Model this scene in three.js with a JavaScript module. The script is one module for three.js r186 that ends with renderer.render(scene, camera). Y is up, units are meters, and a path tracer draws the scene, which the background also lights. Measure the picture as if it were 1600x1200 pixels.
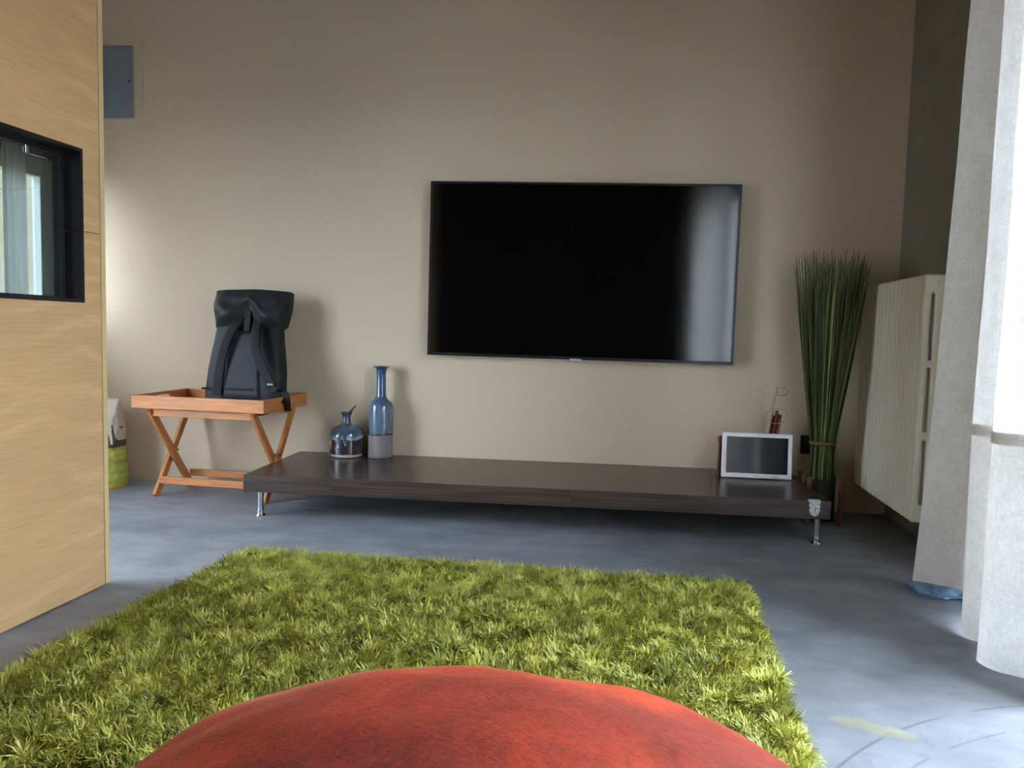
import * as THREE from 'three';
import { RoundedBoxGeometry } from 'three/addons/geometries/RoundedBoxGeometry.js';
import { mergeGeometries, mergeVertices, toCreasedNormals } from 'three/addons/utils/BufferGeometryUtils.js';

// ---------------------------------------------------------------- camera, sky, exposure
const scene = new THREE.Scene();
const camera = new THREE.PerspectiveCamera(2 * Math.atan(600 / 1171) * 180 / Math.PI, 4 / 3, 0.05, 200);
camera.rotation.order = 'YXZ';
camera.position.set(0.048, 0.819, 3.627);
camera.rotation.set(-0.0716, 0.0992, 0.0249);
scene.add(camera);

const renderer = new THREE.WebGLRenderer({ antialias: true });
renderer.toneMapping = THREE.LinearToneMapping;
renderer.toneMappingExposure = 10.8;
renderer.shadowMap.enabled = true;
scene.background = new THREE.Color().setRGB(1.6, 1.85, 2.2);   // bright overcast sky

// ---------------------------------------------------------------- helpers
let seed = 12345;
function rnd() { seed = (seed * 1664525 + 1013904223) >>> 0; return seed / 4294967296; }
const rr = (a, b) => a + (b - a) * rnd();
const lerp = (a, b, t) => a + (b - a) * t;
const clamp = (x, a = 0, b = 1) => Math.max(a, Math.min(b, x));
const smooth = (a, b, x) => { const t = clamp((x - a) / (b - a)); return t * t * (3 - 2 * t); };
function hash(x, y) { let h = (Math.imul(x | 0, 374761393) + Math.imul(y | 0, 668265263)) | 0; h = Math.imul(h ^ (h >>> 13), 1274126177); return ((h ^ (h >>> 16)) >>> 0) / 4294967296; }
function noise(x, y) {
  const xi = Math.floor(x), yi = Math.floor(y), fx = x - xi, fy = y - yi, u = fx * fx * (3 - 2 * fx), v = fy * fy * (3 - 2 * fy);
  return lerp(lerp(hash(xi, yi), hash(xi + 1, yi), u), lerp(hash(xi, yi + 1), hash(xi + 1, yi + 1), u), v);
}
function fbm(x, y, o = 4) { let s = 0, a = 0.5, n = 0; for (let i = 0; i < o; i++) { s += a * noise(x, y); n += a; x = x * 2.03 + 17.1; y = y * 2.03 + 9.7; a *= 0.5; } return s / n; }

function tex(w, h, fn, srgb = true) {
  const d = new Uint8Array(w * h * 4);
  for (let j = 0; j < h; j++) for (let i = 0; i < w; i++) {
    const c = fn((i + 0.5) / w, (j + 0.5) / h, i, j), k = (j * w + i) * 4;
    if (typeof c === 'number') { d[k] = d[k + 1] = d[k + 2] = clamp(c, 0, 255); } else { d[k] = clamp(c[0], 0, 255); d[k + 1] = clamp(c[1], 0, 255); d[k + 2] = clamp(c[2], 0, 255); }
    d[k + 3] = 255;
  }
  const t = new THREE.DataTexture(d, w, h, THREE.RGBAFormat);
  t.wrapS = t.wrapT = THREE.RepeatWrapping; t.magFilter = THREE.LinearFilter; t.minFilter = THREE.LinearMipmapLinearFilter; t.generateMipmaps = true;
  if (srgb) t.colorSpace = THREE.SRGBColorSpace;
  t.needsUpdate = true;
  return t;
}
const std = (o) => new THREE.MeshStandardMaterial(o), phys = (o) => new THREE.MeshPhysicalMaterial(o);

const taken = {};
function numbered(name) { if (!(name in taken)) { taken[name] = 0; return name; } taken[name]++; return name + '_' + String(taken[name]).padStart(3, '0'); }
function mesh(name, geo, mat, parent) {
  const g = Array.isArray(geo) ? mergeGeometries(geo.map((q) => q.index ? q.toNonIndexed() : q)) : geo;
  const m = new THREE.Mesh(g, mat); m.castShadow = m.receiveShadow = true;
  m.name = parent ? name : numbered(name); (parent ?? scene).add(m);
  return m;
}
function thing(name, label, category, [x, y, z] = [0, 0, 0], turn = 0, group) {
  const o = new THREE.Group(); o.name = numbered(name); scene.add(o);
  o.position.set(x, y, z); o.rotation.y = turn; o.userData = { label, category };
  if (group) o.userData.group = group;
  return o;
}
function tag(o, label, category, group) { o.userData.label = label; o.userData.category = category; if (group) o.userData.group = group; return o; }
function structure(o, label, category) { o.userData = { kind: 'structure', label, category }; return o; }
function root(name, [x, y, z] = [0, 0, 0], turn = 0) { const o = new THREE.Group(); o.name = numbered(name); scene.add(o); o.position.set(x, y, z); o.rotation.y = turn; return o; }

// boxes: from corner to corner, uv in metres by the side they face
function uvMetres(g) {
  g = g.index ? g.toNonIndexed() : g;
  const p = g.attributes.position, n = g.attributes.normal, uv = new Float32Array(p.count * 2);
  for (let i = 0; i < p.count; i += 3) {
    const a = new THREE.Vector3().fromBufferAttribute(p, i), b = new THREE.Vector3().fromBufferAttribute(p, i + 1), c = new THREE.Vector3().fromBufferAttribute(p, i + 2);
    const f = b.sub(a).cross(c.sub(a)), ax = Math.abs(f.x), ay = Math.abs(f.y), az = Math.abs(f.z);
    for (let k = i; k < i + 3; k++) {
      const x = p.getX(k), y = p.getY(k), z = p.getZ(k);
      if (ay >= ax && ay >= az) { uv[2 * k] = x; uv[2 * k + 1] = z; } else if (ax >= az) { uv[2 * k] = z; uv[2 * k + 1] = y; } else { uv[2 * k] = x; uv[2 * k + 1] = y; }
    }
  }
  g.setAttribute('uv', new THREE.BufferAttribute(uv, 2));
  return g;
}
function box(x0, y0, z0, x1, y1, z1, r = 0) {
  const w = x1 - x0, h = y1 - y0, d = z1 - z0;
  const g = r ? new RoundedBoxGeometry(w, h, d, 2, Math.min(r, w / 2.01, h / 2.01, d / 2.01)) : new THREE.BoxGeometry(w, h, d);
  g.translate((x0 + x1) / 2, (y0 + y1) / 2, (z0 + z1) / 2);
  return uvMetres(g);
}
// a bar of rectangular section between two points
function bar(a, b, w, t, up = new THREE.Vector3(1, 0, 0), r = 0.003) {
  const A = new THREE.Vector3(...a), B = new THREE.Vector3(...b), d = B.clone().sub(A), L = d.length();
  const g = uvMetres(new RoundedBoxGeometry(w, L, t, 1, r));
  const Y = d.normalize(), X = up.clone().sub(Y.clone().multiplyScalar(up.dot(Y))).normalize(), Z = X.clone().cross(Y);
  g.applyMatrix4(new THREE.Matrix4().makeBasis(X, Y, Z).setPosition(A.add(B).multiplyScalar(0.5)));
  return g;
}
function tube(pts, r, seg = 24, rad = 6) { return new THREE.TubeGeometry(new THREE.CatmullRomCurve3(pts.map((p) => new THREE.Vector3(...p))), seg, r, rad); }
function cyl(x, y0, y1, z, r0, r1 = r0, s = 20) { const g = new THREE.CylinderGeometry(r1, r0, y1 - y0, s); g.translate(x, (y0 + y1) / 2, z); return g; }
// grid surface from f(u, v) -> [x, y, z]
function grid(nu, nv, f, uvf) {
  const pos = [], uv = [], idx = [];
  for (let j = 0; j <= nv; j++) for (let i = 0; i <= nu; i++) { const u = i / nu, v = j / nv; pos.push(...f(u, v)); uv.push(...(uvf ? uvf(u, v) : [u, v])); }
  for (let j = 0; j < nv; j++) for (let i = 0; i < nu; i++) { const a = j * (nu + 1) + i, b = a + 1, c = a + nu + 1, d = c + 1; idx.push(a, b, d, a, d, c); }
  const g = new THREE.BufferGeometry(); g.setAttribute('position', new THREE.Float32BufferAttribute(pos, 3)); g.setAttribute('uv', new THREE.Float32BufferAttribute(uv, 2)); g.setIndex(idx); g.computeVertexNormals();
  return g;
}

// ---------------------------------------------------------------- materials
const SK = 0.065;                                    // the side walls meet the television wall a little off square
const woven = tex(512, 512, (u, v, i, j) => 128 + 34 * (hash(j * 3, Math.floor(i / 9)) - 0.5) + 34 * (hash(i * 5 + 77, Math.floor(j / 9)) - 0.5) + 20 * (hash(i, j) - 0.5), false);
woven.repeat.set(2.6, 2.6);
const wallMap = tex(512, 512, (u, v, i, j) => { const k = 1 + 0.035 * (hash(j * 3, Math.floor(i / 9)) - 0.5) + 0.035 * (hash(i * 5 + 77, Math.floor(j / 9)) - 0.5); return [204 * k, 188 * k, 162 * k]; });
wallMap.repeat.set(2.6, 2.6);
const M = {};
M.wall = std({ map: wallMap, bumpMap: woven, bumpScale: 0.0006, roughness: 0.9 });
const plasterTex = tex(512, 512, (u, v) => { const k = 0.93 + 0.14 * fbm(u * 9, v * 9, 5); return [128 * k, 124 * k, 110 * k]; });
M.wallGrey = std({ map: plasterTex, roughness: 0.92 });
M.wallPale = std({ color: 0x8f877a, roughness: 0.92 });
M.ceiling = std({ color: 0x8d877c, roughness: 0.95 });
M.white = std({ color: 0xe9e9e6, roughness: 0.4 });
M.radiator = std({ color: 0xe4e0d0, roughness: 0.38 });
M.black = std({ color: 0x0b0b0c, roughness: 0.35 });
M.chrome = std({ color: 0xc9ccd0, roughness: 0.2, metalness: 1 });
M.pane = phys({ color: 0xffffff, transmission: 1, thickness: 0, roughness: 0, ior: 1.45 });
M.tinted = phys({ color: new THREE.Color().setRGB(0.15, 0.19, 0.185), transmission: 1, thickness: 0, roughness: 0, ior: 1.5 });

// polished grey screed: clouds, trowel marks, door-swing scratches and one yellowish patch
const FX0 = -3.1, FX1 = 1.7, FZ0 = -0.1, FZ1 = 5.6;
const arcs = [[1.32, 2.86, 1.02, 3.4, 4.5, 0.5], [1.32, 2.86, 0.93, 3.55, 4.3, 0.35], [1.34, 2.9, 1.0, 3.2, 3.9, 0.45], [1.3, 2.84, 0.80, 3.5, 4.6, 0.35]];
const floorMap = tex(2048, 2048, (u, v) => {
  const x = lerp(FX0, FX1, u), z = lerp(FZ0, FZ1, v);
  const cloud = fbm(x * 2.1, z * 2.6, 4), fine = fbm(x * 13 + 4, z * 30, 3), trowel = fbm(x * 5 + 3 * fbm(x * 2, z * 2, 2), z * 22, 3), grain = hash(Math.floor(u * 2048), Math.floor(v * 2048));
  const mott = fbm(x * 8 + 2 * cloud, z * 9, 4), pit = smooth(0.74, 0.8, fbm(x * 34, z * 40, 2));
  let k = 0.80 + 0.22 * cloud + 0.12 * (trowel - 0.5) + 0.10 * (fine - 0.5) + 0.22 * (mott - 0.5) - 0.04 * pit + 0.03 * (grain - 0.5);
  let c = [150 * k, 155 * k, 162 * k];
  for (const [ax, az, R, a0, a1, s] of arcs) {
    const dx = x - ax, dz = z - az, d = Math.abs(Math.hypot(dx, dz) - R); let a = Math.atan2(dz, dx); if (a < 0) a += 2 * Math.PI;
    if (d < 0.0042 && a > a0 && a < a1) { const q = s * (1 - d / 0.0042) * smooth(0.25, 0.6, noise(a * 14, R * 50)); c = c.map((w) => w * (1 - 0.6 * q)); }
  }
  const px = (x - 0.678) / 0.07, pz = (z - 2.03 - 0.35 * (x - 0.678)) / 0.026, e = px * px + pz * pz + 1.5 * (fbm(x * 26, z * 26, 3) - 0.5);
  if (e < 1) c = [168 * k, 168 * k, 146 * k];   // the yellowish patch of filler
  return c;
});
const floorRough = tex(512, 512, (u, v) => 95 + 70 * fbm(u * 14, v * 17, 4), false);
M.floor = std({ map: floorMap, roughnessMap: floorRough, roughness: 1 });

// pale ash veneer with lying flame grain
const veneer = tex(1024, 1024, (u, v) => {
  const x = u * 1.2, y = v * 1.2;
  const warp = 0.34 * fbm(x * 1.6 + 5, y * 2.4, 3) + 0.06 * fbm(x * 5, y * 7, 3);
  const ph = (y + warp) * 70, ring = Math.pow(0.5 + 0.5 * Math.sin(ph), 4) * smooth(0.3, 0.7, fbm(x * 2 + 8, y * 3, 2)), pore = fbm(x * 16, y * 300, 2), soft = fbm(x * 1.4, y * 5, 3);
  const k = 0.95 + 0.06 * ring + 0.09 * (pore - 0.5) + 0.07 * (soft - 0.5);
  return [234 * k, 194 * (k - 0.005), 143 * (k - 0.02)];
});
veneer.repeat.set(1 / 1.2, 1 / 1.2);
M.veneer = std({ map: veneer, roughness: 0.42 });
M.lipping = std({ color: 0xe8d09a, roughness: 0.5 });
// black stained ash
const ebony = tex(256, 512, (u, v) => { const g = fbm(u * 60, v * 4, 3); return [20 + 22 * g, 19 + 22 * g, 22 + 24 * g]; });
M.ebony = std({ map: ebony, bumpMap: ebony, bumpScale: 0.0008, roughness: 0.45 });
// wenge laminate
const wenge = tex(1024, 512, (u, v) => { const s = fbm(u * 5, v * 130, 3), t = fbm(u * 1.5, v * 22, 3); const k = 0.62 + 0.6 * (s - 0.5) + 0.35 * (t - 0.5) + 0.3; return [74 * k, 62 * k, 56 * k]; });
wenge.repeat.set(1, 2);
M.wenge = std({ map: wenge, roughness: 0.27 });
// orange brown beech
const beech = tex(512, 512, (u, v) => { const s = fbm(u * 8, v * 90, 3), t = fbm(u * 2, v * 9, 3); const k = 0.9 + 0.22 * (s - 0.5) + 0.2 * (t - 0.5); return [206 * k, 134 * k, 72 * k]; });
beech.repeat.set(2, 2);
M.beech = std({ map: beech, roughness: 0.45 });
const beechUp = beech.clone(); beechUp.rotation = Math.PI / 2; beechUp.needsUpdate = true;
M.beechUp = std({ map: beechUp, roughness: 0.45 });

// ---------------------------------------------------------------- the room
const ROOM_H = 2.8;
{
  const g = new THREE.BoxGeometry(FX1 - FX0, 0.2, FZ1 - FZ0); g.translate((FX0 + FX1) / 2, -0.1, (FZ0 + FZ1) / 2);
  const p = g.attributes.position, uv = g.attributes.uv; for (let i = 0; i < p.count; i++) uv.setXY(i, (p.getX(i) - FX0) / (FX1 - FX0), (p.getZ(i) - FZ0) / (FZ1 - FZ0));
  structure(mesh('floor', g, M.floor), 'polished grey screed floor with scratches and a yellowish patch', 'floor');
}
structure(mesh('ceiling', box(FX0, ROOM_H, FZ0 - 0.1, FX1, ROOM_H + 0.2, FZ1), M.ceiling), 'plain off white ceiling', 'ceiling');
structure(mesh('wall_back', box(-3.1, 0, -0.25, 1.7, ROOM_H, 0), M.wall), 'beige woven wallpaper wall behind the television', 'wall');
structure(mesh('wall_front', box(-3.1, 0, FZ1 - 0.05, 1.7, ROOM_H, FZ1 + 0.2), std({ color: 0x3b3630, roughness: 0.9 })), 'dark brown wall behind the viewer', 'wall');

// a plaster wall along local z with openings [z0, z1, y0, y1] cut through it
function pierced(xa, xb, zA, zB, holes) {
  const out = []; let z = zA;
  for (const [z0, z1, y0, y1] of holes) { out.push(box(xa, 0, z, xb, ROOM_H, z0), box(xa, y1, z0, xb, ROOM_H, z1)); if (y0 > 0) out.push(box(xa, 0, z0, xb, y0, z1)); z = z1; }
  out.push(box(xa, 0, z, xb, ROOM_H, zB));
  return out;
}
function casement(name, label, at, xa, xb, [z0, z1, y0, y1], leaves) {
  const w = root(name, at, -SK); structure(w, label, 'window');
  mesh('window_frame', [box(xa, y0, z0, xb, y1, z0 + 0.05), box(xa, y0, z1 - 0.05, xb, y1, z1), box(xa, y1 - 0.05, z0 + 0.05, xb, y1, z1 - 0.05), box(xa, y0, z0 + 0.05, xb, y0 + 0.03, z1 - 0.05)], M.white, w);
  const W = (z1 - z0 - 0.1) / leaves, xm = (xa + xb) / 2;
  for (let k = 0; k < leaves; k++) {
    const a = z0 + 0.05 + k * W, b = a + W, c0 = y0 + 0.03, c1 = y1 - 0.05, s = 0.04;
    const sash = mesh('sash', [box(xa + 0.01, c0, a, xb + 0.01, c1, a + s, 0.004), box(xa + 0.01, c0, b - s, xb + 0.01, c1, b, 0.004), box(xa + 0.01, c1 - s, a + s, xb + 0.01, c1, b - s, 0.004), box(xa + 0.01, c0, a + s, xb + 0.01, c0 + s, b - s, 0.004)], M.white, w);
    const pane = new THREE.PlaneGeometry(W - 2 * s, c1 - c0 - 2 * s); pane.rotateY(Math.PI / 2); pane.translate(xm, (c0 + c1) / 2, (a + b) / 2);
    mesh('pane', pane, M.pane, sash);
  }
}
// right wall with two tall glazed doors; local z runs along the wall, local x outwards
const R1 = [1.5, 2.72, 0, 2.2], R2 = [2.95, 4.1, 0, 2.2];
const wr = root('wall_right', [1.46, 0, 0], -SK); structure(wr, 'dark olive grey plaster wall with tall window openings', 'wall');
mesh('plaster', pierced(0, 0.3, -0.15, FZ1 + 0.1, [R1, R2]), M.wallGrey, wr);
casement('window_1', 'tall white framed window door behind the linen curtain', [1.46, 0, 0], 0.18, 0.24, R1, 2);
casement('window_2', 'tall white framed window door mirrored in the television screen', [1.46, 0, 0], 0.18, 0.24, R2, 2);

// left wall behind the partition, with a narrow window in the corner and a wider one
const L1 = [0.06, 0.52, 0.80, 1.60], L2 = [1.15, 2.35, 0.08, 1.80];
const wl = root('wall_left', [-2.615, 0, 0], -SK); structure(wl, 'pale plaster wall beyond the wooden partition', 'wall');
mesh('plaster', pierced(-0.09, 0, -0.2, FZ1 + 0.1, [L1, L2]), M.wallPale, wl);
casement('window_3', 'narrow white framed window seen through the partition glass', [-2.615, 0, 0], -0.08, -0.03, L1, 1);
casement('window_4', 'white framed window hidden behind the wooden partition', [-2.615, 0, 0], -0.08, -0.03, L2, 2);

// ---------------------------------------------------------------- wooden partition with a glazed, black framed opening
{
  const p = thing('wooden_partition', 'pale ash veneered partition with black framed glass opening', 'partition', [-1.411, 0, 1.495], -SK);
  const T = -0.075, z0 = 0.075, z1 = 0.95, y0 = 0.868, y1 = 1.307, ym = 1.074, e = 0.0012, L = 3.0;
  mesh('lower_panel', [box(T, 0.006, 0.004, 0, y0, L), box(T, y0, 0.004, 0, ym - e, z0), box(T, y0, z1, 0, ym - e, L)], M.veneer, p);
  mesh('upper_panel', [box(T, y1, 0.004, 0, ROOM_H - 0.01, L), box(T, ym + e, 0.004, 0, y1, z0), box(T, ym + e, z1, 0, y1, L)], M.veneer, p);
  mesh('edge_strip', [box(T, 0.006, -0.018, 0.001, ym - e, 0.001, 0.001)], M.lipping, p).userData.label = 'pale solid wood edge strip';
  mesh('edge_strip', [box(T, ym + e, -0.018, 0.001, ROOM_H - 0.01, 0.001, 0.001)], M.lipping, p).userData.label = 'pale solid wood edge strip';
  const f = 0.010, d = 0.004;
  const fr = mesh('opening_frame', [box(T - 0.004, y1 - f, z0, d, y1, z1), box(T - 0.004, y0, z0, d, y0 + f, z1), box(T - 0.004, y0 + f, z0, d, ym - e, z0 + f), box(T - 0.004, ym + e, z0, d, y1 - f, z0 + f), box(T - 0.004, y0 + f, z1 - f, d, y1 - f, z1),
    box(T, y0 + f, z0 + f, -0.05, y1 - f, z0 + f + 0.012), box(T, y1 - f - 0.012, z0 + f + 0.012, -0.05, y1 - f, z1 - f), box(T, y0 + f, z0 + f + 0.012, -0.05, y0 + f + 0.006, z1 - f)], M.ebony, p);
  fr.userData.label = 'black stained wooden frame around the glass';
  const g = new THREE.PlaneGeometry(z1 - z0 - 0.03, y1 - y0 - 0.03); g.rotateY(Math.PI / 2); g.translate(-0.056, (y0 + y1) / 2, (z0 + z1) / 2);
  mesh('glass_pane', g, M.tinted, fr);
  const h = mesh('glass_clip', [box(-0.054, y1 - 0.045, z0 + 0.135, -0.046, y1 - 0.02, z0 + 0.15, 0.002), box(-0.054, y1 - 0.045, z0 + 0.07, -0.049, y1 - 0.04, z0 + 0.15, 0.001)], M.chrome, fr);
}

// ---------------------------------------------------------------- electrical panel on the wall
{
  const p = thing('electrical_panel', 'grey metal fuse box door in a flush wall plate beside the partition', 'fuse box', [-2.41, 1.776, 0]);
  mesh('cover_plate', box(-0.195, 0, 0, 0.212, 0.442, 0.005, 0.002), M.wall, p);
  const dm = std({ color: 0x87919a, roughness: 0.3, metalness: 0.15 });
  const d = mesh('door', box(-0.165, 0.05, 0.004, 0.165, 0.402, 0.022, 0.004), dm, p); d.userData.label = 'blue grey metal door';
  const k = new THREE.CylinderGeometry(0.007, 0.007, 0.008, 14); k.rotateX(Math.PI / 2); k.translate(0.156, 0.226, 0.025);
  mesh('lock', k, M.chrome, d);
}

// ---------------------------------------------------------------- television
{
  const W = 1.45, H = W / 1.749;
  const t = thing('television', 'large black flat television mounted on the beige wall', 'television', [0, 1.101 - H / 2, 0]);
  t.rotation.z = -0.0053;
  mesh('casing', box(-W / 2, 0, 0.014, W / 2, H, 0.048, 0.004), std({ color: 0x17181b, roughness: 0.35 }), t);
  mesh('screen', box(-W / 2 + 0.011, 0.014, 0.046, W / 2 - 0.011, H - 0.01, 0.0495, 0.001), phys({ color: 0x020203, roughness: 0.075, ior: 1.75 }), t);
  mesh('bezel', [box(-W / 2, 0, 0.047, W / 2, 0.0135, 0.052, 0.001), box(-W / 2, H - 0.0095, 0.047, W / 2, H, 0.052, 0.001), box(-W / 2, 0.0135, 0.047, -W / 2 + 0.0105, H - 0.0095, 0.052, 0.001), box(W / 2 - 0.0105, 0.0135, 0.047, W / 2, H - 0.0095, 0.052, 0.001)], std({ color: 0x24272c, roughness: 0.3, metalness: 0.3 }), t);
  mesh('badge', box(-0.035, -0.006, 0.03, 0.02, 0.004, 0.0535, 0.002), std({ color: 0xd4d4d6, roughness: 0.4 }), t).userData.label = 'small silver badge';
  mesh('wall_mount', box(-0.25, 0.2, 0.0005, 0.25, 0.6, 0.0145), M.black, t);
}

// ---------------------------------------------------------------- low bench
const BT = 0.184, BX0 = -1.378, BX1 = 1.012, BZ1 = 0.635;
{
  const b = thing('low_bench', 'long low dark wenge bench on short metal legs under the television', 'bench');
  mesh('board', box(BX0, 0.112, 0.002, BX1, BT, BZ1, 0.0015), M.wenge, b);
  for (const [x, z] of [[BX0 + 0.05, BZ1 - 0.06], [BX1 - 0.03, BZ1 - 0.06], [BX0 + 0.05, 0.07], [BX1 - 0.03, 0.07]]) {
    const l = mesh('leg', cyl(x, 0.008, 0.113, z, 0.0125), M.chrome, b);
    mesh('foot', [cyl(x, 0, 0.008, z, 0.022, 0.018), cyl(x, 0.017, 0.027, z, 0.0155)], M.chrome, l);
  }
}
// printed tag folded over the bench's corner
{
  const scr = tex(128, 192, (u, v) => { const n = fbm(u * 9, v * 13, 2), m = Math.abs(fbm(u * 12 + 9, v * 14, 2) - 0.5); return (m < 0.045 || n > 0.68) ? [88, 92, 96] : [222, 224, 222]; });
  const s = new THREE.Shape(); s.moveTo(-0.022, 0); s.lineTo(0.022, 0); s.lineTo(0.021, -0.04); s.quadraticCurveTo(0.018, -0.061, 0, -0.062); s.quadraticCurveTo(-0.016, -0.061, -0.019, -0.036); s.closePath();
  const g = new THREE.ExtrudeGeometry(s, { depth: 0.0015, bevelEnabled: false, curveSegments: 10 });
  const uv = g.attributes.uv; for (let i = 0; i < uv.count; i++) uv.setXY(i, uv.getX(i) / 0.044 + 0.5, uv.getY(i) / 0.064 + 1);
  const top = box(-0.022, 0, -0.02, 0.022, 0.0015, 0.0015);
  const m = mesh('printed_tag', [g, top], std({ map: scr, roughness: 0.6 })); m.position.set(0.949, BT + 0.0002, BZ1 + 0.0003);
  tag(m, 'small white printed tag folded over the dark bench corner', 'tag');
}

// ---------------------------------------------------------------- two glazed vases
function glazed(fn) { return tex(512, 512, fn); }
{
  // the glaze as a map over height (v) and round the pot (u)
  const H = 0.216, prof = [[0, 0], [0.070, 0], [0.077, 0.004], [0.081, 0.014], [0.083, 0.05], [0.083, 0.105], [0.080, 0.123], [0.068, 0.140], [0.045, 0.151], [0.026, 0.157], [0.0205, 0.166], [0.0195, 0.19], [0.021, 0.203], [0.029, 0.213], [0.0285, 0.216], [0.022, 0.211], [0.015, 0.200], [0.0145, 0.165], [0.0, 0.16]];
  const map = glazed((u, v) => {
    const y = v * H, n = fbm(u * 30, y * 60, 3), edge = 0.088 + 0.03 * (fbm(u * 9, 3, 2) - 0.5) - 0.05 * smooth(0.60, 0.72, noise(u * 17, 5)) - 0.03 * smooth(0.6, 0.7, noise(u * 43, 15));
    const clay = 0.017 + 0.003 * (noise(u * 20, 2) - 0.5);
    if (y < clay) return [186 + 16 * n, 176 + 16 * n, 168 + 14 * n];
    if (y < edge) { const k = 0.8 + 0.4 * n; return [66 * k, 48 * k, 48 * k]; }
    const d = smooth(edge, edge + 0.030, y), k = 0.8 + 0.4 * n;
    return [lerp(152, 70, d) * k, lerp(178, 90, d) * k, lerp(182, 112, d) * k];
  });
  const v = thing('squat_vase', 'squat round vase with blue drip glaze over brown on bench', 'vase', [-1.112, BT, 0.087]);
  const g = new THREE.LatheGeometry(prof.map(([r, y]) => new THREE.Vector2(Math.max(r, 0.0001), y)), 64);
  const p = g.attributes.position, uv = g.attributes.uv; for (let i = 0; i < p.count; i++) uv.setXY(i, uv.getX(i), clamp(p.getY(i) / H, 0.003, 0.997));
  mesh('body', g, phys({ map, roughness: 0.12, clearcoat: 1, clearcoatRoughness: 0.06 }), v);
  const tw = thing('dried_twig', 'short brown dried twig sticking out of the squat vase', 'twig', [-1.112, BT, 0.087]);
  mesh('stem', [tube([[0.004, 0.163, 0], [0.010, 0.20, 0.002], [0.018, 0.222, 0.002], [0.034, 0.236, 0.004], [0.046, 0.250, 0.004]], 0.0032, 20, 6), tube([[0.016, 0.218, 0.002], [0.026, 0.226, 0.003], [0.032, 0.226, 0.004]], 0.004, 10, 6)], std({ color: 0x4a2c24, roughness: 0.8 }), tw);
}
{
  const H = 0.445, prof = [[0, 0], [0.054, 0], [0.0585, 0.004], [0.0595, 0.02], [0.0595, 0.235], [0.058, 0.252], [0.051, 0.268], [0.038, 0.280], [0.028, 0.291], [0.0235, 0.306], [0.0225, 0.34], [0.0225, 0.405], [0.0245, 0.425], [0.031, 0.436], [0.0425, 0.443], [0.0425, 0.445], [0.030, 0.440], [0.018, 0.43], [0.0165, 0.40], [0.016, 0.31], [0.0, 0.30]];
  const map = glazed((u, v) => {
    const y = v * H, n = fbm(u * 46, y * 34, 4), run = fbm(u * 60, y * 9, 3), line = 0.113 + 0.004 * (fbm(u * 7, 1, 2) - 0.5);
    if (y < line) { const k = 0.93 + 0.14 * fbm(u * 8, y * 20, 3); return [128 * k, 121 * k, 119 * k]; }
    if (y < line + 0.007) return [62, 58, 72];
    const up = smooth(0.22, 0.34, y), k = 0.7 + 0.6 * (0.5 * n + 0.5 * run);
    return [lerp(92, 52, up) * k, lerp(116, 88, up) * k, lerp(134, 126, up) * k];
  });
  const v = thing('bottle_vase', 'tall bottle vase, blue glaze above a bare grey clay foot', 'vase', [-0.945, BT, 0.072]);
  const turned = (pts) => { const g = new THREE.LatheGeometry(pts.map(([r, y]) => new THREE.Vector2(Math.max(r, 0.0001), y)), 64), p = g.attributes.position, uv = g.attributes.uv; for (let i = 0; i < p.count; i++) uv.setXY(i, uv.getX(i), clamp(p.getY(i) / H, 0.003, 0.997)); return g; };
  mesh('clay_foot', turned([...prof.slice(0, 4), [0.0592, 0.11], [0.0592, 0.116]]), std({ map, roughness: 0.85 }), v);
  mesh('glazed_body', turned([[0.0592, 0.112], [0.0600, 0.114], [0.0600, 0.13], ...prof.slice(4)]), phys({ map, roughness: 0.15, clearcoat: 1, clearcoatRoughness: 0.06 }), v);
}

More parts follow.
